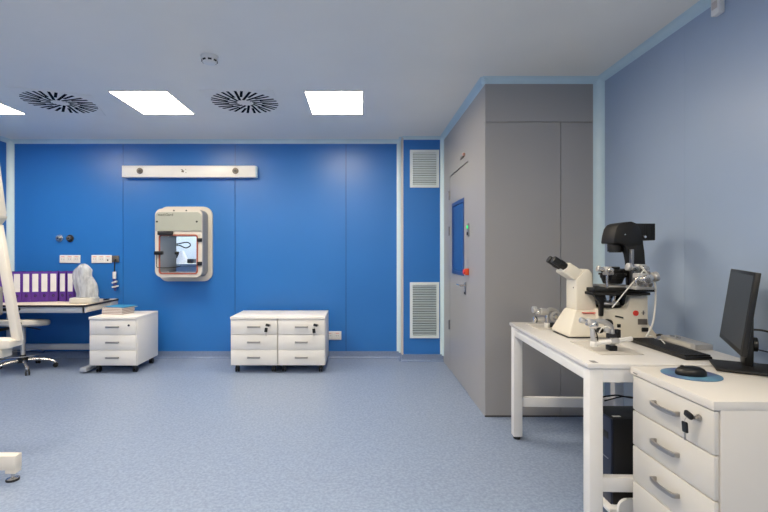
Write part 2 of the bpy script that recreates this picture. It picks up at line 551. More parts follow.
# ================================================================== SWIRL DIFFUSERS
def slot(mb, r0, r1, ang, tilt, wd):
    a = R(ang); rm = (r0 + r1) / 2
    c = Vector((rm * math.cos(a), rm * math.sin(a), 0))
    d = Vector((math.cos(a + R(tilt)), math.sin(a + R(tilt)), 0)) * (r1 - r0) / 2
    n = Vector((-d.y, d.x, 0)).normalized() * wd / 2
    P = [c - d - n, c + d - n, c + d + n, c - d + n]
    mb.prism([(p.x, p.y) for p in P], 'z', -.001, .001, 'slot')
t = thing('swirl_diffuser', 'round swirl air vent in the ceiling between the two fully visible light panels', 'air vent', (-1.06, 4.03, CEIL - .004), 0, 'round swirl air vents')
MB().box(-.31, .31, -.31, .31, 0, .006, 'diffplate').build('face_plate', t, True)
mb = MB()
for k in range(30):
    slot(mb, .150 if k % 2 else .068, .299, k * 12, 11, .023)
mb.build('slots', t, True)
MB().cyl((0, 0, -.003), (0, 0, .002), .055, 'diffplate').build('centre_cap', t, True)
dup(t, (-2.755, 4.03, CEIL - .004), rz=20, label='round swirl air vent in the ceiling, on the far side from the grey partition')

# smoke detector
t = thing('smoke_detector', 'small white round smoke detector with dark slots on the ceiling', 'smoke detector', (-1.06, 3.08, CEIL - .05))
MB().lathe([(.030, 0), (.044, .003), (.052, .014), (.055, .03), (.055, .034)], (0, 0, 0), 'white').build('sensor_head', t, True)
MB().lathe([(.059, .034), (.060, .05)], (0, 0, 0), 'white').build('base', t, True)
mb = MB()
for k in range(8):
    mb.box(.040, .0540, -.012, .012, .009, .019, 'black', rot=((0, 0, 0), 'Z', 45 * k + 20))
mb.build('vent_slots', t, True)

# sensor on the right wall up under the ceiling
t = thing('wall_sensor', 'small white sensor box high on the light blue wall', 'sensor', (XR - .02, 2.31, 2.545))
MB().box(-.014, .0195, -.028, .028, 0, .11, 'white', .006).build('housing', t, True)
MB().box(-.017, -.013, -.018, .018, .03, .07, 'beige', .002).build('lens', t, True)

# ================================================================== VENT GRILLES ON THE DUCT
def grille(label, z0, z1, n):
    x0, x1 = .581, .927
    t = thing('ventilation_grille', label, 'vent', ((x0 + x1) / 2, DY, z0), 0, 'louvred grilles on the duct')
    y = DY
    fr = .032
    MB().prism(rect(x0, x1, z0, z1), 'y', y - .014, y, 'louvre', hole=rect(x0 + fr, x1 - fr, z0 + fr, z1 - fr)).build('frame', t)
    mb = MB()
    h = (z1 - z0 - 2 * fr) / n
    for k in range(n):
        zc = z0 + fr + (k + .5) * h
        mb.box(x0 + fr, x1 - fr, y - .012, y - .010, zc - h * .38, zc + h * .38, 'louvre', rot=((0, y - .011, zc), 'X', 35))
    mb.build('louvres', t)
    MB().box(x0 + fr, x1 - fr, y - .003, y - .001, z0 + fr, z1 - fr, 'louvreback').build('backing', t)
grille('small louvred vent grille near the top of the blue duct', 2.065, 2.512, 14)
grille('tall louvred vent grille low on the blue duct beside the grey door', .278, .941, 21)

# ================================================================== ITEMS ON THE PARTITION
t = thing('door_indicator', 'small green lit indicator with a dark socket below, right of the door window', 'indicator', (PX, 4.0, 1.44))
MB().box(PX - .012, PX + .001, 3.975, 4.025, 1.44, 1.56, 'steel', .002).build('housing', t)
MB().cyl((PX - .018, 4.0, 1.527), (PX - .010, 4.0, 1.527), .016, 'green').build('green_lamp', t)
MB().cyl((PX - .018, 4.0, 1.468), (PX - .010, 4.0, 1.468), .016, 'darkalu').build('key_switch', t)
t = thing('emergency_button', 'orange emergency push button beside the grey door above its handle', 'button', (PX, 4.03, 1.09))
MB().box(PX - .035, PX - .001, 3.985, 4.02, 1.09, 1.15, 'orange', .004).build('housing', t)
MB().cyl((PX - .05, 4.003, 1.12), (PX - .034, 4.003, 1.12), .022, 'red').build('push_button', t)
t = thing('door_signal_lamp', 'tiny grey and orange signal fitting on the panel above the grey door', 'lamp', (PX, 4.2, 2.2))
MB().box(PX - .012, PX - .001, 4.17, 4.30, 2.20, 2.225, 'fitting', .004).build('holder', t)
MB().ball((PX - .012, 4.15, 2.222), .016, mat('dull_orange', (196, 150, 134), .4)).build('cap', t)

# ================================================================== WHITE RAIL ON THE BACK WALL
t = thing('wall_duct_unit', 'long white horizontal housing with two round grey fittings high on the blue wall', 'wall unit', (-2.11, YB, 2.20))
yf = YB - .085
MB().box(-2.885, -1.275, yf, YB, 2.203, 2.342, 'lamtop', .004).build('housing', t)
MB().box(-1.275, -1.262, yf + .006, YB, 2.206, 2.339, 'trim', .003).build('end_cap', t)
for px in (-2.665, -1.512):
    f = MB().cyl((px, yf + .001, 2.277), (px, yf - .012, 2.277), .037, 'fitting', bev=.003).build('round_fitting', t)
    MB().cyl((px, yf - .010, 2.277), (px, yf - .016, 2.277), .016, 'darkalu').build('core', f)
mb = MB()
mb.box(-2.165, -2.135, yf - .001, yf + .001, 2.262, 2.285, 'fitting', rot=((-2.15, yf, 2.27), 'Y', 15)); mb.box(-2.172, -2.15, yf - .001, yf + .001, 2.287, 2.294, 'darkalu', rot=((-2.15, yf, 2.29), 'Y', 15))
mb.box(-2.118, -2.106, yf - .001, yf + .001, 2.292, 2.298, 'beige' if 0 else 'fitting'); mb.box(-2.118, -2.104, yf - .001, yf + .001, 2.254, 2.259, 'fitting')
mb.build('emblem', t)

# ================================================================== PASS-THROUGH HATCH
hx, hy, hz = -2.138, 5.157, 1.406
t = thing('pass_through_hatch', 'steel pass-through hatch with a gasketed window opening on the blue wall', 'pass-through hatch', (hx, YB, .94))
def rh(cx, cz, w, h, r): return rrect(cx, cz, w, h, r, 7)
OX0, OX1, OZ0, OZ1 = -2.362, -1.917, 1.047, 1.499
ocx, ocz, ow, oh = (OX0 + OX1) / 2, (OZ0 + OZ1) / 2, OX1 - OX0, OZ1 - OZ0
MB().prism(rh(hx, 1.398, .65, .91, .11), 'y', YB - .03, YB, 'hatchbeige', hole=rh(ocx, ocz, ow, oh, .03)).build('wall_flange', t)
MB().prism(rh(hx, hz, .548, .798, .075), 'y', hy + .03, YB - .03, 'hatchside', hole=rh(ocx, ocz, ow, oh, .03)).build('chamber_housing', t)
fr = MB().prism(rh(hx, hz, .552, .802, .077), 'y', hy, hy + .03, 'hatchbeige', hole=rh(ocx, ocz, ow, oh, .03)).build('front_frame', t)
MB().prism(rh(ocx, ocz, ow + .014, oh + .014, .036), 'y', hy - .008, hy + .002, 'gasket', hole=rh(ocx, ocz, ow - .018, oh - .018, .024)).build('gasket', fr)
MB().prism([(hx + .268, 1.548), (hx + .268, 1.72), (hx + .262, 1.742), (hx + .246, 1.758), (hx + .226, 1.766), (hx - .226, 1.766), (hx - .246, 1.758), (hx - .262, 1.742), (hx - .268, 1.72), (hx - .268, 1.548)], 'y', hy - .012, hy, 'hatchgrey').build('upper_panel', t)
for x in (-2.385, -1.92):
    MB().cyl((x, hy - .012, 1.655), (x, hy - .018, 1.655), .011, 'darkalu').build('screw', t)
for x in (-2.192, -2.047):
    MB().cyl((x, hy, 1.786), (x, hy - .004, 1.786), .009, 'darkalu').build('screw', t)
text_mesh('med.Gard', .042, 'darkalu', 'lettering', t, lambda c: (-2.375 + c.x * 1.05, hy - .013 - c.z, 1.722 + c.y))
mb = MB()      # steel chamber lining
mb.box(OX0 - .008, OX0 + .004, hy + .002, 5.62, OZ0, OZ1, 'hatchside'); mb.box(OX1 - .004, OX1 + .008, hy + .002, 5.62, OZ0, OZ1, 'hatchside')
mb.box(OX0, OX1, hy + .002, 5.62, OZ0 - .008, OZ0 + .004, 'hatchside'); mb.box(OX0, OX1, hy + .002, 5.62, OZ1 - .004, OZ1 + .008, 'hatchside')
mb.build('chamber_lining', t)
MB().box(OX0, OX1, 5.612, 5.618, OZ0, OZ1, 'pane').build('far_pane', t)
MB().box(-2.372, -2.195, hy - .045, hy, 1.497, 1.545, 'darkalu', .012).build('handle', t)
l = MB().box(-2.405, -2.31, hy - .05, hy, 1.268, 1.31, 'black', .008).build('latch', t)
MB().box(-2.18, -2.135, hy - .012, hy + .01, 1.27, 1.305, 'black', .005).build('latch_pad', l)
for z in (1.44, 1.165):
    MB().box(-1.915, -1.86, hy - .025, hy + .005, z - .022, z + .022, 'black', .006).build('hinge', t)
MB().tube([(-2.385, hy - .02, 1.27), (-2.388, hy - .02, 1.18), (-2.385, hy - .02, 1.13), (-2.36, hy - .02, 1.118), (-2.25, hy - .02, 1.115), (-2.15, hy - .015, 1.125), (-2.10, hy - .015, 1.14)], .004, 'black').build('release_wire', t)
# seen through the hatch
tb = thing('counter', 'pale counter in the bright room seen through the hatch window', 'counter', (-2.5, 6.3, 0))
MB().box(-3.3, -1.8, 5.95, 6.75, 1.10, 1.14, 'creamgrey', .004).build('worktop', tb)
MB().box(-3.28, -1.82, 6.0, 6.7, 0, 1.10, 'white').build('cabinet_body', tb)
t = thing('lab_instrument', 'white cone-shaped instrument seen through the hatch window', 'instrument', (-2.6, 6.35, 1.14))
MB().lathe([(.10, 0), (.095, .02), (.03, .16), (.02, .18)], (-2.58, 6.35, 1.14), 'white').build('body', t)
MB().box(-2.78, -2.63, 6.3, 6.4, 1.215, 1.265, 'black', .008).build('head', t)
MB().box(-2.49, -2.40, 6.3, 6.42, 1.14, 1.20, 'darkalu', .008).build('side_module', t)
MB().tube([(-2.75, 6.4, 1.265), (-2.78, 6.4, 1.36), (-2.66, 6.4, 1.40), (-2.55, 6.4, 1.36), (-2.48, 6.4, 1.40), (-2.53, 6.4, 1.44), (-2.66, 6.4, 1.42), (-2.73, 6.4, 1.41)], .009, 'black').build('hose', t)
lt = thing('back_room_light', 'bright ceiling panel of the room behind the hatch', 'ceiling light', (-2.4, 6.3, 2.48))
MB().box(-2.9, -1.9, 6.0, 6.9, 2.485, 2.495, 'roomlamp').build('diffuser', lt)

# ================================================================== WALL FITTINGS ABOVE THE LEFT DESK
def gas_outlet(x, z, m, core, label):
    t = thing('gas_outlet', label, 'outlet', (x, YB, z), 0, 'round wall outlets')
    MB().cyl((x, YB, z), (x, YB - .012, z), .045, m, bev=.003).build('rosette', t)
    MB().cyl((x, YB - .01, z), (x, YB - .045, z), .026, core, bev=.004).build('socket_body', t)
    MB().cyl((x + .008, YB - .044, z), (x + .008, YB - .05, z), .010, 'black').build('port', t)
gas_outlet(-3.69, 1.468, 'chrome', 'nickel', 'silver round wall outlet beside a darker one above the binders')
gas_outlet(-3.56, 1.466, 'darkalu', 'fitting', 'darker round wall outlet next to the silver one above the binders')
def socket_strip(x0, x1, z0, z1, n, label, dot=None, y=YB):
    t = thing('socket_strip', label, 'power sockets', ((x0 + x1) / 2, y, z0), 0, 'white wall socket strips')
    MB().box(x0, x1, y - .014, y, z0, z1, 'white', .003).build('plate', t)
    w = (x1 - x0) / n
    for k in range(n):
        c = x0 + (k + .5) * w; zc = (z0 + z1) / 2
        hb = MB(); hb.prism(rrect(c, zc, w * .86, (z1 - z0) * .8, .008), 'y', y - .017, y - .013, 'paper')
        for s in (-.012, .012): hb.cyl((c + s, y - .0155, zc), (c + s, y - .0175, zc), .004, 'darkalu', seg=8)
        hb.box(c - .02, c + .02, y - .0175, y - .0155, zc + .026, zc + .031, 'orange')
        hb.build('socket', t)
    if dot: MB().cyl((dot[0], y - .016, dot[1]), (dot[0], y - .019, dot[1]), .009, 'darkalu').build('switch', t)
socket_strip(-3.683, -3.435, 1.165, 1.262, 3, 'white triple socket strip on the blue wall above the purple binders')
socket_strip(-3.295, -3.048, 1.165, 1.262, 3, 'white socket strip above the bagged microscope, beside a grey plate', dot=(-3.092, 1.20))
socket_strip(-.43, -.24, .225, .33, 2, 'white socket low on the wall at the end of the cabinet pair')
t = tag(MB().box(-3.043, -2.958, YB - .02, YB, 1.175, 1.255, 'fitting', .004).build('switch_plate'), 'square grey metal plate at the end of the socket strip', 'wall plate')
t = thing('hanging_handpiece', 'striped white and navy handpiece hanging on a black cord from the grey plate', 'handpiece', (-2.99, YB - .035, .84))
hxx, hyy = -2.995, YB - .035
MB().tube([(hxx, YB - .02, 1.21), (hxx, hyy, 1.19), (hxx - .004, hyy, 1.12), (hxx - .004, hyy, 1.05)], .007, 'black').build('cord', t)
MB().cyl((hxx - .006, hyy, .975), (hxx - .006, hyy, 1.06), .020, 'white', bev=.004).build('grip', t)
mb = MB()
mb.cyl((hxx - .004, hyy, .93), (hxx - .004, hyy, .975), .018, 'navy'); mb.cyl((hxx, hyy, .885), (hxx, hyy, .93), .019, 'navy'); mb.cyl((hxx + .002, hyy, .83), (hxx + .002, hyy, .87), .014, 'navy', r2=.017)
mb.build('body', t)
mb = MB()
mb.box(hxx - .03, hxx + .026, hyy - .022, hyy + .02, .925, .944, 'white', .004, rot=((hxx, hyy, .93), 'Y', -18)); mb.box(hxx - .028, hxx + .04, hyy - .022, hyy + .02, .868, .887, 'white', .004, rot=((hxx, hyy, .87), 'Y', -12))
mb.build('clip', t)

# ================================================================== DRAWER PEDESTALS
def pedestal(label, W, D, H, n, loc, rz, group, cast=.085, slab=.026, big=False, key='hole', local_name='drawer_pedestal'):
    """local frame: front plane y = 0 facing -y, x 0..W, depth D"""
    t = thing(local_name, label, 'drawer cabinet', loc, rz, group)
    MB().box(.001, W - .001, .020, D, cast, H - slab, 'cabside' if big else 'lam', .001).build('body', t, True)
    MB().box(0, W, -.006, D, H - slab, H, 'cabside' if big else 'lamtop', .002).build('top', t, True)
    z1 = H - slab - .004
    dh = (z1 - cast - .002) / n
    for k in range(n):
        a, b = z1 - (k + 1) * dh + .0035, z1 - k * dh
        d = MB().box(.006, W - .006, 0, .019, a, b, 'cabwhite' if big else 'lam', .005 if big else .002).build('drawer', t, True)
        zc = (a + b) / 2 + (.006 if big else .004)
        xc = W * (.49 if big else .50)
        if big:
            hw = .068
            arc = [(-1, 0), (-1, -.018), (-.93, -.026), (-.6, -.031), (0, -.034), (.6, -.031), (.93, -.026), (1, -.018), (1, 0)]
            inn = [(.86, 0), (.86, -.015), (.5, -.022), (0, -.025), (-.5, -.022), (-.86, -.015), (-.86, 0)]
            MB().prism([(xc + hw * u, v) for u, v in arc + inn], 'z', zc - .008, zc + .008, 'nickel', .0015).build('handle', d, True)
        else:
            hw = .068
            mb = MB(); mb.box(xc - hw, xc + hw, -.026, -.016, zc - .009, zc + .009, 'nickel', .002)
            mb.box(xc - hw, xc - hw + .012, -.018, 0, zc - .007, zc + .007, 'nickel'); mb.box(xc + hw - .012, xc + hw, -.018, 0, zc - .007, zc + .007, 'nickel')
            mb.build('handle', d, True)
    zl = z1 - dh * (.29 if big else .36); xl = W * (.85 if big else .84)
    lk = MB().cyl((xl, 0, zl), (xl, -.008, zl), .0115, 'nickel' if key != 'hole' else 'black', bev=.002).build('lock', t, True)
    if key != 'hole':
        s = 1.0 if big else 1.25
        mb = MB()
        mb.cyl((xl, -.008, zl), (xl, -.02, zl), .006, 'nickel')
        mb.box(xl - .034 * s, xl + .002, -.034, -.020, zl - .011 * s, zl + .011 * s, 'black', .006, rot=((xl, -.02, zl), 'Y', 14))
        mb.build('key', lk, True)
        mb = MB()
        dz = .040 * s
        mb.box(xl - .042 * s, xl - .016 * s, -.034, -.026, zl - dz - .02 * s, zl - dz + .018 * s, 'black', .006, rot=((xl, -.03, zl - dz), 'Y', 8 if key == 'two' else -6))
        mb.box(xl - .031 * s, xl - .026 * s, -.032, -.029, zl - dz - .05 * s, zl - dz - .02 * s, 'nickel')
        mb.tube([(xl - .018, -.03, zl - .002), (xl - .03, -.03, zl - .02), (xl - .026, -.03, zl - dz + .012)], .0012, 'nickel', seg=5)
        mb.build('spare_key', lk, True)
    for cx, cy in ((.055, .075), (W - .055, .075), (.055, D - .06), (W - .055, D - .06)):
        mb = MB(); mb.box(cx - .026, cx + .026, cy - .026, cy + .026, cast - .008, cast, 'darkalu'); mb.box(cx - .017, cx + .017, cy - .012, cy + .026, cast - .045, cast - .008, 'darkalu', .006)
        f = mb.build('caster', t, True)
        mb = MB()
        for s in (-.013, .013):
            mb.cyl((cx + s - .007, cy + .012, .029), (cx + s + .007, cy + .012, .029), .029, 'black', bev=.003)
        mb.build('wheel', f, True)
    return t
ped = pedestal('white three-drawer pedestal under a stack of books beside the desk', .507, .50, .607, 3, (-2.90, 4.69, 0), 0, 'three-drawer mobile pedestals', key='hole')
pedestal('three-drawer pedestal on the left of the adjoining pair against the blue wall', .506, .52, .607, 3, (-1.397, 4.70, 0), 0, 'three-drawer mobile pedestals', key='two')
pedestal('three-drawer pedestal on the right of the adjoining pair, next to the low wall socket', .506, .52, .607, 3, (-.889, 4.70, 0), 0, 'three-drawer mobile pedestals', key='one')

# books on the left pedestal
bz = .6075
bx, by = -2.73, 4.955
for k in range(5):
    w_, d_, h_ = (.25, .19, .0165)
    rzz = -12 + random.uniform(-2.5, 2.5)
    lab = ['lowest book of the stack on the pedestal, pale cover', 'second book from the bottom of the stack on the pedestal', 'middle book of the five on the pedestal', 'fourth book from the bottom of the pedestal stack, under the blue one', 'blue-covered book topmost of the stack on the white pedestal'][k]
    t = thing('book', lab, 'book', (bx + random.uniform(-.004, .004) + (.01 if k == 4 else 0), by, bz + k * .0172), rzz, 'books stacked on the pedestal')
    ex = .006 if k < 4 else .02
    MB().box(-w_ / 2, w_ / 2, -d_ / 2, d_ / 2, .003, h_ - .003, 'pinkedge').build('pages', t, True)
    cm = 'bluebook' if k == 4 else 'paper'
    mb = MB(); mb.box(-w_ / 2 - .003, w_ / 2 + ex, -d_ / 2 - .003, d_ / 2 + ex, 0, .003, 'paper'); mb.box(-w_ / 2 - .003, w_ / 2 + ex, -d_ / 2 - .003, d_ / 2 + ex, h_ - .003, h_, cm)
    mb.box(-w_ / 2 - .003, -w_ / 2, -d_ / 2, d_ / 2, 0, h_, 'paper')
    mb.build('cover', t, True)

# ================================================================== LEFT DESK
t = thing('desk', 'beige desk with dark edging and grey frame holding the purple binders', 'desk', (-3.6, 5.0, 0))
dx0, dx1, dy0, dy1, dz = -4.27, -2.945, 4.69, 5.34, .735
MB().box(dx0, dx1, dy0, dy1, dz - .022, dz, 'deskbeige', .002).build('desktop', t)
mb = MB(); mb.box(dx0, dx1 + .003, dy0 - .003, dy0, dz - .0235, dz - .0015, 'edge'); mb.box(dx1, dx1 + .003, dy0, dy1, dz - .0235, dz - .0015, 'edge'); mb.build('edge_band', t)
MB().box(dx0, dx1 - .0, dy0 + .004, dy0 + .024, dz - .085, dz - .024, 'aluwhite', .003).build('front_rail', t)
MB().box(dx1 - .03, dx1 - .004, dy0 + .004, dy1, dz - .085, dz - .024, 'hatchbeige', .003).build('side_rail', t)
MB().box(dx0, dx1 - .06, dy1 - .14, dy1 - .10, .145, .21, 'aluwhite', .004).build('cross_bar', t)
for x in (dx1 - .022, dx0 + .12):
    lg = MB().box(x - .035, x + .035, dy1 - .15, dy1 - .07, .05, dz - .024, 'aluwhite', .004).build('leg', t)
    MB().box(x - .035, x + .035, dy0 + .0, dy1 - .06, .018, .062, 'aluwhite', .006).build('foot', lg)

# binders
def make_binder(loc, rz, label):
    t = thing('ring_binder', label, 'binder', loc, rz, 'purple ring binders on the desk')
    Wd, Dp, Hh = .088, .27, .34
    mb = MB()
    mb.box(-Wd / 2, Wd / 2, 0, .004, 0, Hh, 'purple', .001); mb.box(-Wd / 2, -Wd / 2 + .003, 0, Dp, 0, Hh, 'purple'); mb.box(Wd / 2 - .003, Wd / 2, 0, Dp, 0, Hh, 'purple')
    mb.build('cover', t, True)
    MB().box(-Wd / 2 + .012, Wd / 2 - .012, .01, Dp - .015, .012, Hh - .015, 'paper').build('papers', t, True)
    MB().box(-.030, .030, -.0012, .0005, .115, Hh - .022, 'paper').build('spine_label', t, True)
    MB().prism(circ(0, .07, .014, 16), 'y', -.0025, .001, 'darkalu', hole=circ(0, .07, .008, 16)).build('finger_ring', t, True)
    return t
pos = []
def row(x, y, th, n, gap=.091):
    c_, s_ = math.cos(R(th)), math.sin(R(th))
    for k in range(n):
        l = k * gap + .044
        pos.append((x + l * c_, y + l * s_, th))
row(-4.10, 4.89, 12, 2); row(-3.905, 4.93, 12, 5); row(-3.452, 5.030, -8, 2, .099)
names = ['purple ring binder mostly hidden behind the slanted white post', 'purple ring binder just left of the slanted white post', 'first fully shown purple binder right of the slanted white post',
         'second purple binder right of the slanted white post', 'third purple binder right of the slanted white post', 'fourth purple binder right of the slanted white post',
         'fifth purple binder right of the slanted white post', 'first binder right of the row of five, turned away from the others', 'purple binder standing right beside the plastic-covered microscope']
b0 = None
for (x, y, rz), lab in zip(pos, names):
    if b0 is None: b0 = make_binder((x, y, .735), rz, lab)
    else: dup(b0, (x, y, .735), rz, lab)

# covered microscope
t = thing('covered_microscope', 'small microscope under a crumpled clear plastic cover on the desk', 'microscope', (-3.07, 5.02, .735))
mb = MB(); mb.prism(rrect(-3.075, 4.895, .25, .19, .035), 'z', .736, .795, 'creamgrey', .01); mb.build('base', t)
mb = MB(); mb.box(-3.06, -3.00, 4.90, 4.95, .80, .98, 'creamgrey', .01); mb.box(-3.13, -3.02, 4.90, 4.95, .98, 1.09, 'creamgrey', .02); mb.cyl((-3.11, 4.925, 1.0), (-3.11, 4.925, .90), .022, 'alu'); mb.box(-3.12, -3.01, 4.89, 4.96, .87, .885, 'darkalu', .004)
mb.build('stand', t)
mb = MB()
prof = []
for py, a, b, ry in ((297, 79, 100, .09), (293, 79.5, 100.5, .095), (287, 77.5, 100, .095), (283, 76.5, 98.6, .09), (279, 76, 96.5, .085), (276, 75.8, 94, .08), (273, 76, 93.6, .075), (270, 76.6, 94.2, .07), (267.3, 79.5, 92, .06), (265, 82.5, 90, .045), (264, 84.5, 88, .02)):
    prof.append((1.3 - (py - 252) * 4.95 / 440, ((a + b) / 2 - 361) * 4.95 / 440, (b - a) / 2 * 4.95 / 440, ry))
rings = []
rnd = random.Random(3)
ph = [rnd.uniform(0, 6.28) for _ in range(8)]
for i, (z, cx, rx, ry) in enumerate(prof):
    ring = []
    for k in range(40):
        a = 2 * PI * k / 40
        f = 1 + .04 * math.sin(7 * a + ph[0] + i * .12) + .035 * math.sin(11 * a + ph[1] - i * .2) + rnd.uniform(-.02, .02)
        ring.append((cx + rx * f * math.cos(a), 4.908 + ry * .70 * f * math.sin(a), z + .006 * math.sin(3 * a + i)))
    rings.append(ring)
mb.loft(rings, 'bag')
mb.build('plastic_cover', t)
t = tag(MB().tube([(-2.99, 5.12, .742), (-2.96, 5.07, .748), (-2.955, 5.15, .746), (-2.99, 5.22, .744), (-3.02, 5.18, .745), (-2.98, 5.1, .755)], .0055, 'black').build('coiled_cable'), 'short coiled black cable lying on the desk beside the covered microscope', 'cable')

# ================================================================== LAB CHAIR AT THE DESK
hub = (-3.72, 4.84, 0)
t = thing('lab_chair', 'lab swivel chair with chrome star base and pale grey seat at the desk', 'chair', hub)
for k in range(5):
    a = R(27 - 72 * k)
    e = (.30 * math.cos(a), .30 * math.sin(a))
    lg = MB().tube([(0, 0, .115), (e[0] * .5, e[1] * .5, .108), (e[0] * .85, e[1] * .85, .085), (e[0], e[1], .055)], .018, 'chrome', sub=5).build('leg', t, True)
    mb = MB(); q = Vector((-math.sin(a), math.cos(a), 0)) * .014
    for s in (-1, 1):
        c = Vector((e[0], e[1], .025)) + q * s
        mb.cyl(c - q * .4, c + q * .4, .025, 'black', bev=.003)
    mb.build('caster', lg, True)
MB().lathe([(.05, .09), (.055, .13), (.03, .16), (.026, .17)], (0, 0, 0), 'black').build('hub', t, True)
mb = MB(); mb.cyl((0, 0, .15), (0, 0, .34), .022, 'alu'); mb.cyl((0, 0, .30), (0, 0, .49), .028, 'alu'); mb.build('gas_column', t, True)
MB().tube([(.06 * 0 + .0, 0, .49), (.10, -.03, .475), (.20, -.06, .465), (.24, -.07, .46)], .007, 'black').build('lever', t, True)
MB().prism(circ(0, 0, .20, 40), 'z', .16 + .02, .187, 'chrome', hole=circ(0, 0, .185, 40)).build('foot_ring', t, True)
mb = MB()
rings = []
for z, s in ((.485, .75), (.492, .93), (.505, .99), (.53, 1.0), (.548, .985), (.555, .93), (.558, .8)):
    rings.append([(.255 * s * math.cos(2 * PI * k / 40), .235 * s * math.sin(2 * PI * k / 40), z - .125 * (.235 * s * math.sin(2 * PI * k / 40))) for k in range(40)])
mb.loft(rings, 'seat'); mb.build('seat', t, True)
mb = MB(); mb.box(-.19, .075, -.40, -.35, .66, .95, 'seatgrey', .02); mb.build('backrest', t, True)
MB().tube([(-.05, -.05, .485), (-.06, -.30, .49), (-.06, -.40, .56), (-.06, -.385, .72)], .016, 'black').build('back_bar', t, True)
MB().box(-.02, .19, -.33, -.27, .69, .725, 'black', .014).build('armrest', t, True)
MB().tube([(.12, -.30, .70), (.14, -.28, .60), (.10, -.10, .50), (.0, 0, .485)], .012, 'black').build('arm_support', t, True)

# ================================================================== WHITE INSTRUMENT STAND AT THE FAR LEFT
t = thing('instrument_stand', 'white stand with slanted posts and a floor foot at the left picture edge', 'equipment stand', (-2.2, 2.51, 0))
MB().box(-2.75, -1.952, 2.482, 2.536, .065, .148, 'standwhite', .006).build('foot_beam', t)
mb = MB(); mb.box(-2.012, -1.954, 2.484, 2.534, .045, .068, 'standwhite', .004); mb.build('foot_block', t)
mb = MB(); mb.cyl((-1.985, 2.508, .0), (-1.985, 2.508, .012), .034, 'darkalu', bev=.003); mb.cyl((-1.985, 2.508, .012), (-1.985, 2.508, .02), .03, 'chrome', r2=.012); mb.cyl((-1.985, 2.508, .015), (-1.985, 2.508, .05), .009, 'chrome'); mb.build('levelling_foot', t)
MB().box(-2.36, -2.27, 2.47, 2.55, .145, .70, 'standwhite', .006).build('column', t)
MB().prism([(-2.75, .745), (-2.05, .745), (-1.999, .752), (-1.995, .79), (-2.01, .798), (-2.75, .798)], 'y', 2.50, 2.60, 'standwhite', .005).build('tray', t)
mb = MB(); mb.box(-2.30, -2.045, 2.492, 2.58, .695, .745, 'creamgrey', .004); mb.build('connector_box', t)
for x in (-2.062, -2.10, -2.14): MB().cyl((x, 2.493, .718), (x, 2.487, .718), .013, 'black', seg=12).build('connector_port', t)
mb = MB()
mb.prism([(-2.024, .785), (-1.977, .785), (-2.096, 1.46), (-2.143, 1.46)], 'y', 2.548, 2.582, 'standwhite', .004)
mb.build('slanted_post', t)
MB().prism([(-2.30, 1.44), (-2.125, 1.455), (-2.088, 1.50), (-2.084, 1.53), (-2.125, 1.84), (-2.15, 1.95), (-2.40, 1.95)], 'y', 2.54, 2.59, 'standwhite', .006).build('upper_arm', t)
mb = MB(); mb.prism([(-2.30, 1.436), (-2.125, 1.450), (-2.087, 1.496), (-2.084, 1.512), (-2.30, 1.512)], 'y', 2.534, 2.596, 'creamgrey', .004); mb.build('joint_cover', t)

# ================================================================== RIGHT: WORK TABLE
TZ = .804
t = thing('work_table', 'white laboratory table with square legs carrying the large microscope', 'table', (1.048, 3.11, 0), -2.0)
TW, TD = .765, 1.16      # local: x 0..TW, y 0..-TD
MB().box(0, TW, -TD, 0, TZ - .022, TZ, 'gloss', .003).build('tabletop', t, True)
mb = MB()
mb.box(.012, .037, -TD + .03, -.03, TZ - .085, TZ - .022, 'white', .002); mb.box(TW - .04, TW - .015, -TD + .03, -.03, TZ - .085, TZ - .022, 'white', .002)
mb.box(.03, TW - .03, -TD + .012, -TD + .037, TZ - .085, TZ - .022, 'white', .002); mb.box(.03, TW - .03, -.037, -.012, TZ - .085, TZ - .022, 'white', .002)
mb.build('apron', t, True)
L = .06
for x in (.010, TW - .010 - L):
    for y in (-TD + .010, -.010 - L):
        lg = MB().box(x, x + L, y, y + L, .022, TZ - .022, 'white', .003).build('leg', t, True)
        MB().cyl((x + L / 2, y + L / 2, 0), (x + L / 2, y + L / 2, .022), .024, 'black', bev=.003).build('foot_pad', lg, True)
for y in (-.055, -TD + .022):
    MB().box(.06, TW - .06, y, y + .035, .225, .290, 'white', .003).build('stretcher', t, True)
MB().box(.030, .055, -TD + .02, -TD + .06, TZ, TZ + .0006, 'tabmark').build('maker_plate', t, True)

# near cabinet with four drawers (front faces -x)
CB = pedestal('tall white four-drawer cabinet carrying the monitor and mouse', .452, .66, .803, 4, (1.176, 1.912, 0), -90, None, cast=.16, slab=.030, big=True, key='one', local_name='drawer_cabinet')
MB().box(.02, .05, -.0065, -.0055, .779, .784, 'tabmark').build('maker_plate', CB, True)

# ------------------------------------------------------------------ PC under the table
t = thing('computer_tower', 'black computer tower standing under the white table', 'computer', (1.40, 2.21, .09))
cx0, cx1, cy0, cy1 = 1.195, 1.60, 2.105, 2.29
MB().box(cx0 + .012, cx1, cy0, cy1, .09, .50, 'pcblack', .004).build('case', t)
fb = MB().box(cx0, cx0 + .014, cy0 + .001, cy1 - .001, .09, .50, 'bluish', .006).build('front_bezel', t)
MB().box(cx0 - .003, cx0 + .001, cy0 + .02, cy1 - .02, .395, .43, 'black', .002).build('drive_slot', fb)
MB().box(cx0 - .003, cx0 + .001, cy0 + .02, cy1 - .02, .30, .305, 'steel', .001).build('trim_strip', fb)
mb = MB(); mb.tube([(1.40, cy0 - .001, .38), (1.335, cy0 - .001, .36), (1.315, cy0 - .001, .30), (1.32, cy0 - .001, .22), (1.36, cy0 - .001, .17)], .006, 'darkalu'); mb.build('side_panel_rib', t)
MB().box(1.225, 1.262, cy0 + .03, cy0 + .045, .50, .501, 'paper').build('sticker', t)
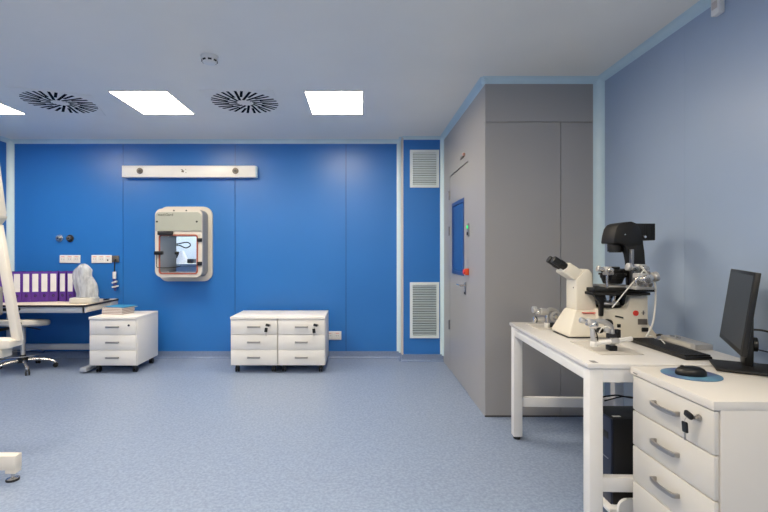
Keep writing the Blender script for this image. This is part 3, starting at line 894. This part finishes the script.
t = thing('computer_trolley', 'white low trolley on wheels under the black computer tower', 'trolley', (1.4, 2.2, 0))
MB().box(1.17, 1.62, 2.07, 2.31, .065, .0895, 'white', .008).build('tray', t)
for x in (1.22, 1.57):
    for y in (2.10, 2.28):
        MB().cyl((x - .012, y, .03), (x + .012, y, .03), .03, 'black', bev=.003).build('caster', t)
MB().prism(rrect(1.262, .095, .13, .11, .045), 'y', 2.045, 2.062, 'white', .004).build('end_guard', t)
t = tag(MB().tube([(1.27, 2.36, .44), (1.26, 2.33, .52), (1.34, 2.32, .545), (1.46, 2.33, .53), (1.52, 2.36, .60), (1.53, 2.42, .72), (1.52, 2.5, .79)], .004, 'black').build('power_cable'), 'thin black cable looping up behind the computer tower under the table', 'cable')
t = tag(MB().tube([(1.55, 2.40, .40), (1.50, 2.35, .50), (1.40, 2.33, .535), (1.30, 2.35, .505)], .0035, 'black').build('data_cable'), 'second thin black cable lying over the back of the computer tower', 'cable')

# ================================================================== MONITOR
dv = Vector((math.sin(R(31.2)), math.cos(R(31.2)), 0)); nv = Vector((-dv.y, dv.x, 0))   # along width (far), facing
def f_mon(): pass
# bottom edge: far corner F, near corner N
Ln = .47
kN = 440.0
Nn = Vector((383.0 * 1.735 / 440, 1.735, 0))
Nn = Nn - nv * 0
mc = Nn + dv * (Ln / 2) + Vector((-.013, 0, 0))
t = thing('monitor', 'black flat monitor on a square stand in front of the light blue wall', 'monitor', (mc.x, mc.y, .806), 31.2 - 90 + 180 + 0)
# local frame: after rotation, local x axis = along -dv or dv; use explicit axes
ang = math.atan2(dv.y, dv.x)
t.rotation_euler = (0, 0, ang)         # local +x = dv (towards far end), local +y = nv (facing direction)
zb = .888 - .806; Hm = .335
tilt = ((0, 0, zb), 'X', 7.5)
mb = MB(); mb.box(-Ln / 2 - .005, Ln / 2 + .005, -.018, 0, zb, zb + Hm, 'black', .003, rot=tilt); mb.box(-.15, .15, -.034, -.016, zb + .06, zb + Hm - .06, 'black', .006, rot=tilt); cs = mb.build('casing', t, True)
mb = MB(); mb.box(-Ln / 2 + .014, Ln / 2 - .014, -.001, .001, zb + .022, zb + Hm - .014, 'screen', rot=tilt); mb.build('screen', t, True)
mb = MB(); mb.box(-.05, .05, -.075, -.045, .004, .22, 'black', .008); mb.build('neck', t, True)
mb = MB(); mb.prism([(-.165, -.17), (.045, -.17), (.03, .066), (-.165, .066)], 'z', 0, .010, 'blackmatte', .003); mb.build('foot_plate', t, True)
MB().cyl((-.02, -.075, .10), (-.02, -.09, .10), .03, 'black').build('cable_clip', t, True)
t = tag(MB().tube([(1.675, 1.90, .966), (1.73, 1.885, .962), (1.80, 1.87, .935), (1.882, 1.85, .90)], .0045, 'black').build('monitor_cable'), 'black cable running from the monitor to the light blue wall', 'cable')
t = tag(MB().tube([(1.68, 1.90, .885), (1.74, 1.88, .872), (1.81, 1.87, .845), (1.882, 1.85, .835)], .003, 'bluish').build('monitor_lead'), 'lower thin dark lead from the monitor neck to the light blue wall', 'cable')

# mouse pad, mouse
t = thing('mouse_pad', 'oval blue and violet patterned mouse pad on the drawer cabinet', 'mouse pad', (1.335, 1.780, .8032), -6)
mb = MB(); mb.prism([(.104 * math.cos(2 * PI * k / 48), .098 * math.sin(2 * PI * k / 48)) for k in range(48)], 'z', 0, .003, 'pad', .001); mb.build('pad', t, True)
t = thing('computer_mouse', 'black computer mouse lying on the oval mouse pad', 'mouse', (1.325, 1.768, .8065), -12)
mb = MB()
rings = []
for z, s in ((0, .96), (.006, 1.0), (.016, .97), (.026, .82), (.033, .55), (.036, .15)):
    rings.append([(.056 * s * math.cos(2 * PI * k / 32) + .004 * (1 - s), .034 * s * math.sin(2 * PI * k / 32), z) for k in range(32)])
mb.loft(rings, 'black'); mb.build('body', t, True)
MB().cyl((-.03, -.004, .030), (-.03, .004, .030), .008, 'darkalu').build('scroll_wheel', t, True)

# keyboard
t = thing('keyboard', 'black keyboard lying along the table beside the microscope', 'keyboard', (1.547, 2.222, .8045), 0)
MB().box(-.062, .062, -.21, .21, 0, .017, 'black', .005).build('case', t, True)
for nm, k0, k1 in (('letter_keys', 0, 15), ('cursor_keys', 15, 18), ('number_keys', 18, 22)):
    mb = MB(); n = 22
    y1 = .200 - k0 * .40 / n - .003; y0 = .200 - k1 * .40 / n + .003
    mb.box(-.060, .060, y0, y1, .0155, .0175, 'blackmatte')
    for r in range(6):
        for k in range(k0, k1):
            y = .200 - (k + .5) * .40 / n; x = -.051 + r * .0205
            mb.box(x - .0085, x + .0085, y - .0082, y + .0082, .0165, .0225, 'blackmatte')
    mb.build(nm, t, True)
# silver controller by the wall
t = thing('controller_box', 'flat silver controller box with leads on the table along the wall', 'controller', (1.735, 2.33, .8045), -2)
MB().box(-.045, .045, -.11, .16, 0, .028, 'alu', .004).build('case', t, True)
MB().box(-.046, -.044, -.08, .10, .008, .022, 'creamgrey').build('front_strip', t, True)
mb = MB(); mb.cyl((-.02, .10, .028), (-.02, .10, .036), .012, 'chrome'); mb.cyl((-.02, .05, .028), (-.02, .05, .036), .012, 'chrome'); mb.build('knobs', t, True)
t = tag(MB().tube([(1.72, 2.62, .835), (1.70, 2.55, .815), (1.70, 2.50, .83), (1.755, 2.515, .811), (1.80, 2.50, .811)], .006, 'black').build('lead'), 'thick black lead lying between the microscope foot and the silver controller box', 'cable')

# ================================================================== INVERTED MICROSCOPE
t = thing('inverted_microscope', 'large cream and black inverted microscope on the white table', 'microscope', (1.42, 2.63, TZ))
Z0 = TZ + .004
# base: flared front foot
mb = MB()
def quadring(x0, x1, y0, y1, z): return [(x0, y0, z), (x1, y0, z), (x1, y1, z), (x0, y1, z)]
mb = MB()
t_ = [quadring(1.190, 1.47, 2.516, 2.745, Z0 + .004), quadring(1.188, 1.47, 2.514, 2.747, Z0 + .02), quadring(1.244, 1.44, 2.560, 2.706, .950), quadring(1.256, 1.43, 2.567, 2.699, .962)]
bmt = bmesh.new()
Rg = [[bmt.verts.new(p) for p in r] for r in t_]
for i in range(3):
    for k in range(4): bmt.faces.new((Rg[i][k], Rg[i][(k + 1) % 4], Rg[i + 1][(k + 1) % 4], Rg[i + 1][k]))
bmt.faces.new(Rg[0]); bmt.faces.new(Rg[-1])
mb._merge(bmt, 'cream', .012, 3)
mb.prism([(1.19, Z0 - .003), (1.46, Z0 - .003), (1.46, Z0 + .006), (1.20, Z0 + .006)], 'y', 2.53, 2.73, 'darkalu')
mb.build('front_foot', t)
mb = MB()
prof = [(1.256, .955), (1.256, 1.140), (1.275, 1.160), (1.300, 1.192), (1.318, 1.201), (1.338, 1.197), (1.352, 1.175), (1.356, 1.10), (1.375, .99), (1.385, .955)]
mb.prism(prof, 'y', 2.567, 2.699, 'cream', .012)
mb.build('front_tower', t)
# rear body
mb = MB()
prof = [(1.36, Z0), (1.70, Z0), (1.70, Z0 + .012), (1.648, .888), (1.645, .93), (1.645, 1.05), (1.545, 1.05), (1.535, 1.0), (1.515, .972), (1.36, .972)]
mb.prism(prof, 'y', 2.52, 2.73, 'cream', .008)
mb.build('rear_body', t)
mb = MB(); mb.box(1.285, 1.375, 2.545, 2.565, .945, .949, 'red'); mb.build('red_line', t)
MB().cyl((1.572, 2.5195, .950), (1.572, 2.5145, .950), .0155, 'red').build('red_emblem', t)
mb = MB(); mb.box(1.613, 1.617, 2.5155, 2.5195, .940, .965, 'tabmark'); mb.box(1.605, 1.625, 2.5155, 2.5195, .950, .953, 'tabmark'); mb.build('emblem_mark', t)
mb = MB(); mb.box(1.585, 1.636, 2.5145, 2.5195, .885, .917, 'fitting'); mb.build('type_plate', t)
mb = MB(); mb.box(1.605, 1.64, 2.5085, 2.5195, .845, .868, 'black', .003); mb.build('power_switch', t)
MB().box(1.455, 1.50, 2.512, 2.5205, .925, .932, 'black', .002, rot=((1.48, 2.515, .93), 'Y', 12)).build('control_slot', t)
MB().box(1.465, 1.485, 2.512, 2.5205, .868, .888, 'black', .003).build('port', t)
mb = MB(); mb.cyl((1.41, 2.53, .895), (1.41, 2.495, .895), .022, 'black', bev=.004); mb.cyl((1.41, 2.50, .895), (1.41, 2.485, .895), .015, 'darkalu', bev=.003); mb.build('focus_knob', t)
# binocular tube: from tower head up to the left
c0 = Vector((1.305, 2.633, 1.150)); d = Vector((-.107, 0, .068)).normalized()
up = Vector((.068, 0, .107)).normalized()
def tilted_box(mb, a, b, h0, h1, y0, y1, m, bev):
    tb = bmesh.new()
    vs = []
    for s in (a, b):
        for (yy, hh) in ((y0, h0), (y1, h0), (y1, h1), (y0, h1)):
            p = c0 + d * s + up * hh; vs.append(tb.verts.new((p.x, yy, p.z)))
    tb.faces.new(vs[:4]); tb.faces.new(vs[4:])
    for k in range(4): tb.faces.new((vs[k], vs[(k + 1) % 4], vs[4 + (k + 1) % 4], vs[4 + k]))
    mb._merge(tb, m, bev)
mb = MB(); tilted_box(mb, -.01, .118, -.040, .032, 2.575, 2.690, 'cream', .010); tb_ = mb.build('binocular_tube', t)
mb = MB()
for y in (2.600, 2.664):
    p0 = c0 + d * .115; p1 = c0 + d * .155; p2 = c0 + d * .185; p3 = c0 + d * .20
    for a, b, r in ((p0, p1, .021), (p1, p2, .0235), (p2, p3, .0215)):
        q = MB()
        mb.cyl((a.x, y, a.z), (b.x, y, b.z), r, 'black', bev=.002)
    e = MB(); 
    if True:
        e.cyl(((c0 + d * .112).x, y, (c0 + d * .112).z), ((c0 + d * .202).x, y, (c0 + d * .202).z), .0225, 'black', bev=.003)
        e.cyl(((c0 + d * .135).x, y, (c0 + d * .135).z), ((c0 + d * .158).x, y, (c0 + d * .158).z), .0245, 'blackmatte')
        e.build('eyepiece', t)
mb.bm.free()
MB().cyl((1.258, 2.60, 1.09), (1.254, 2.60, 1.09), .004, 'darkalu').build('port_screw', t)
# stage with bracket
mb = MB(); mb.box(1.315, 1.665, 2.48, 2.78, 1.075, 1.095, 'black', .004); mb.box(1.305, 1.63, 2.476, 2.77, 1.056, 1.072, 'blackmatte', .003); stage = mb.build('stage', t)
mb = MB(); mb.prism([(1.318, 1.06), (1.385, 1.06), (1.378, .935), (1.358, .935), (1.358, 1.005)], 'y', 2.50, 2.52, 'black', .002); mb.prism([(1.52, 1.056), (1.64, 1.056), (1.545, .985), (1.525, .985)], 'y', 2.56, 2.70, 'black', .003); mb.build('stage_bracket', t)
MB().box(1.41, 1.56, 2.53, 2.70, 1.095, 1.106, 'alu', .002).build('specimen_holder', t)
mb = MB(); mb.cyl((1.46, 2.63, .975), (1.46, 2.63, .99), .085, 'black', bev=.004); mb.cyl((1.46, 2.63, .99), (1.46, 2.63, 1.005), .075, 'alu', bev=.004); mb.build('objective_turret', t)
for k in range(5):
    a = R(72 * k - 70)
    p = Vector((1.46 + .048 * math.cos(a), 2.63 + .048 * math.sin(a), 1.005)); q = p + Vector((.010 * math.cos(a), .010 * math.sin(a), .042))
    MB().cyl(p, q, .019, 'chrome', r2=.012, bev=.002).build('objective', t)
# condenser
mb = MB(); mb.cyl((1.505, 2.635, 1.112), (1.505, 2.635, 1.145), .050, 'black', r2=.062); mb.cyl((1.505, 2.635, 1.145), (1.505, 2.635, 1.175), .066, 'blackmatte', bev=.003); mb.cyl((1.505, 2.635, 1.177), (1.505, 2.635, 1.196), .060, 'black', bev=.003); mb.cyl((1.505, 2.635, 1.196), (1.505, 2.635, 1.212), .040, 'black', bev=.002)
mb.box(1.53, 1.64, 2.60, 2.67, 1.15, 1.20, 'black', .004); mb.box(1.425, 1.47, 2.575, 2.60, 1.13, 1.21, 'black', .003)
for k in range(6):
    a = R(60 * k + 20); mb.cyl((1.505 + .06 * math.cos(a), 2.635 + .06 * math.sin(a), 1.168), (1.505 + .074 * math.cos(a), 2.635 + .074 * math.sin(a), 1.168), .006, 'darkalu', seg=8)
mb.build('condenser', t)
# illumination arm
K = 2.56 / 440
def A(px, py): return ((px - 361) * K, 1.3 - (py - 252) * K)
prof = [A(*p) for p in ((613.5, 243.5), (614.5, 236), (616.5, 228), (619.5, 224), (623, 222.5), (632, 221.2), (638, 223.5), (641, 229), (643.5, 239), (644.3, 245), (626, 246), (622.5, 244.5), (619, 243.5))]
mb = MB(); mb.prism(prof, 'y', 2.562, 2.700, 'blackmatte', .008)
prof = [A(*p) for p in ((622, 236), (640, 230), (643.5, 239), (645.5, 251), (646.3, 262), (646.3, 291), (632.5, 291), (632, 270), (631.5, 262), (630, 254), (627, 248.5))]
mb.prism(prof, 'y', 2.566, 2.63, 'blackmatte', .006)
mb.build('illumination_arm', t)
mb = MB(); mb.cyl((1.522, 2.635, 1.350), (1.522, 2.635, 1.302), .042, 'blackmatte', bev=.003); mb.cyl((1.522, 2.635, 1.302), (1.522, 2.635, 1.297), .034, 'black'); mb.build('field_lens', t)
mb = MB(); mb.box(1.60, 1.728, 2.582, 2.696, 1.368, 1.468, 'blackmatte', .004)
for k in range(5): mb.box(1.655 + k * .014, 1.660 + k * .014, 2.580, 2.698, 1.376, 1.460, 'black')
mb.build('lamp_house', t)
MB().cyl((1.650, 2.584, 1.388), (1.650, 2.552, 1.388), .007, 'chrome').build('clamp_screw', t)
MB().cyl((1.535, 2.563, 1.402), (1.535, 2.556, 1.402), .004, 'chrome').build('arm_screw', t)
mb = MB(); mb.box(1.563, 1.580, 2.545, 2.565, 1.10, 1.315, 'steel', .002); mb.build('rail', t)

# hydraulic manipulators fixed to stage: clear and silver blocks
def head_manipulator(c, label, s=1.0, flip=1):
    x, y, z = c
    t = thing('manipulator_head', label, 'micromanipulator', (x, y, z))
    MB().box(x - .018 * s, x + .018 * s, y - .02 * s, y + .02 * s, z, z + .05 * s, 'alu', .004).build('block', t)
    mb = MB(); mb.cyl((x - .045 * s * flip, y, z + .036 * s), (x + .02 * s * flip, y, z + .022 * s), .013 * s, 'chrome', bev=.002); mb.cyl((x - .06 * s * flip, y, z + .04 * s), (x - .045 * s * flip, y, z + .036 * s), .018 * s, 'alu', bev=.002); mb.build('drive', t)
    mb = MB(); mb.cyl((x, y - .02 * s, z + .03 * s), (x, y - .045 * s, z + .03 * s), .015 * s, 'chrome', bev=.002); mb.cyl((x + .01 * s, y - .02 * s, z + .012 * s), (x + .01 * s, y - .04 * s, z + .012 * s), .010 * s, 'nickel', bev=.002); mb.build('knob', t)
    return t
m1 = head_manipulator((1.415, 2.53, 1.168), 'small silver manipulator head on the stage edge nearest the eyepieces', .95)
MB().cyl((1.415, 2.53, 1.095), (1.415, 2.53, 1.17), .006, 'chrome').build('post', m1)
m2 = head_manipulator((1.580, 2.49, 1.168), 'silver and clear manipulator head at the front of the illumination arm', 1.25)
MB().cyl((1.58, 2.49, 1.095), (1.58, 2.49, 1.17), .008, 'chrome').build('post', m2)
MB().prism(circ(1.56, 1.185, .036, 24), 'y', 2.462, 2.466, 'acrylic').build('clear_disc', m2)
m3 = head_manipulator((1.535, 2.415, 1.108), 'larger silver manipulator drive on the outer end of the stage', 1.5, -1)
MB().box(1.49, 1.59, 2.385, 2.475, 1.095, 1.112, 'alu', .003).build('mount', m3)
MB().cyl((1.512, 2.39, 1.142), (1.512, 2.375, 1.142), .030, 'chrome', bev=.005).build('front_dial', m3)
MB().box(1.55, 1.59, 2.41, 2.46, 1.112, 1.150, 'alu', .006).build('motor', m3)
# white hoses and black cable
def hose(pts, r, m, label, nm='hose'):
    return tag(MB().tube(pts, r, m).build(nm), label, 'hose' if nm == 'hose' else 'cable')
hose([(1.56, 2.42, 1.205), (1.53, 2.42, 1.17), (1.475, 2.43, 1.10), (1.425, 2.44, 1.03), (1.398, 2.45, .99)], .0035, 'cable', 'thin white hose slanting down from the manipulator past the black stage')
hose([(1.552, 2.44, 1.222), (1.590, 2.425, 1.165), (1.616, 2.42, 1.128), (1.620, 2.42, 1.05), (1.612, 2.42, .95), (1.598, 2.42, .89), (1.575, 2.42, .845), (1.565, 2.415, .832)], .005, 'cable', 'long white hose hanging down the right side of the microscope to the table')
hose([(1.60, 2.47, .83), (1.615, 2.44, .835), (1.628, 2.42, .815), (1.605, 2.36, .832), (1.575, 2.30, .835), (1.56, 2.26, .83)], .003, 'cable', 'thin white lead curling from the microscope foot over the keyboard end', 'lead')
hose([(1.648, 2.60, 1.03), (1.675, 2.60, 1.0), (1.680, 2.60, .95), (1.665, 2.60, .91), (1.642, 2.60, .89)], .005, 'black', 'black cable looping behind the cream microscope body beside the white hose', 'lead')

# ================================================================== JOYSTICK MANIPULATORS ON THE TABLE
def plate(x0, x1, y0, y1, label):
    return tag(MB().box(x0, x1, y0, y1, TZ, TZ + .004, 'hatchbeige', .001).build('base_plate'), label, 'plate')
plate(1.155, 1.36, 2.115, 2.43, 'thin pale metal plate under the joystick at the near side of the microscope')
plate(1.13, 1.27, 2.80, 3.02, 'thin grey metal plate under the joystick at the far corner of the table')
# near unit
Zp = TZ + .004
t = thing('joystick_manipulator', 'silver joystick manipulator standing on the table in front of the microscope', 'micromanipulator', (1.257, 2.20, Zp), 0, 'silver joystick manipulators')
MB().box(1.235, 1.275, 2.185, 2.225, Zp, Zp + .026, 'black', .004).build('magnetic_foot', t)
mb = MB(); mb.cyl((1.255, 2.205, Zp + .026), (1.255, 2.205, .912), .014, 'alu', bev=.002); mb.box(1.234, 1.276, 2.19, 2.22, .868, .892, 'darkalu', .004); mb.cyl((1.255, 2.205, .842), (1.255, 2.205, .856), .024, 'darkalu', bev=.002); mb.build('column', t)
mb = MB(); mb.cyl((1.150, 2.18, .845), (1.345, 2.185, .870), .0115, 'white', bev=.002); mb.box(1.236, 1.276, 2.168, 2.205, .846, .874, 'alu', .004); mb.build('cross_rod', t)
mb = MB(); mb.cyl((1.152, 2.18, .842), (1.150, 2.19, .94), .0115, 'alu', bev=.002); mb.cyl((1.152, 2.18, .832), (1.152, 2.18, .858), .016, 'white', bev=.004); mb.build('joystick', t)
mb = MB(); mb.cyl((1.09, 2.19, .962), (1.11, 2.19, .958), .014, 'alu', bev=.002); mb.cyl((1.11, 2.19, .958), (1.135, 2.19, .952), .008, 'chrome'); mb.cyl((1.125, 2.19, .953), (1.165, 2.192, .942), .020, 'alu', bev=.004); mb.ball((1.155, 2.19, .938), .024, 'chrome'); mb.build('fine_drive', t)
mb = MB(); mb.tube([(1.155, 2.195, .946), (1.19, 2.198, .955), (1.225, 2.20, .946), (1.25, 2.205, .925), (1.256, 2.205, .895)], .0135, 'alu', seg=12); mb.build('arched_arm', t)
MB().ball((1.205, 2.22, .905), .019, 'black', (1, .7, .8)).build('coarse_knob', t)
MB().cyl((1.225, 2.20, .912), (1.225, 2.18, .912), .014, 'alu', bev=.002).build('dial', t)
MB().box(1.276, 1.298, 2.195, 2.22, .87, .912, 'black', .004).build('side_block', t)
mb = MB(); mb.tube([(1.155, 2.178, .925), (1.168, 2.178, .89), (1.172, 2.178, .86), (1.168, 2.178, .835)], .003, 'black'); mb.build('strap', t)
mb = MB(); mb.tube([(1.178, 2.18, .90), (1.195, 2.18, .925), (1.22, 2.18, .932), (1.236, 2.18, .92)], .0032, 'cable'); mb.build('hose_loop', t)
# far unit
t = thing('joystick_manipulator', 'silver joystick manipulator at the far table corner behind the microscope foot', 'micromanipulator', (1.225, 2.88, Zp), 0, 'silver joystick manipulators')
MB().box(1.235, 1.27, 2.875, 2.91, Zp, Zp + .028, 'darkalu', .004).build('magnetic_foot', t)
mb = MB(); mb.cyl((1.213, 2.87, Zp), (1.213, 2.87, .90), .012, 'chrome', bev=.002); mb.cyl((1.213, 2.87, Zp), (1.213, 2.87, Zp + .03), .018, 'white', bev=.003); mb.build('column', t)
mb = MB(); mb.cyl((1.115, 2.86, .925), (1.14, 2.86, .925), .022, 'alu', bev=.003); mb.cyl((1.14, 2.86, .925), (1.17, 2.86, .915), .013, 'chrome'); mb.cyl((1.165, 2.86, .915), (1.215, 2.865, .908), .022, 'alu', bev=.004); mb.ball((1.15, 2.86, .91), .02, 'chrome'); mb.build('fine_drive', t)
mb = MB(); mb.cyl((1.118, 2.855, .862), (1.132, 2.855, .862), .020, 'chrome', bev=.003); mb.cyl((1.132, 2.855, .862), (1.19, 2.86, .862), .015, 'alu', bev=.002); mb.cyl((1.132, 2.855, .862), (1.138, 2.855, .862), .021, 'black'); mb.build('coarse_drive', t)
MB().prism(circ(1.268, .878, .036, 24), 'y', 2.855, 2.875, 'alu', .003, hole=circ(1.268, .878, .024, 24)).build('hand_wheel', t)
mb = MB(); mb.cyl((1.268, 2.85, .878), (1.268, 2.88, .878), .012, 'chrome'); mb.box(1.235, 1.30, 2.86, 2.87, .873, .883, 'alu'); mb.build('wheel_hub', t)
mb = MB(); mb.tube([(1.205, 2.87, .912), (1.24, 2.88, .925), (1.275, 2.885, .915), (1.30, 2.89, .89)], .013, 'alu', seg=10); mb.build('arched_arm', t)
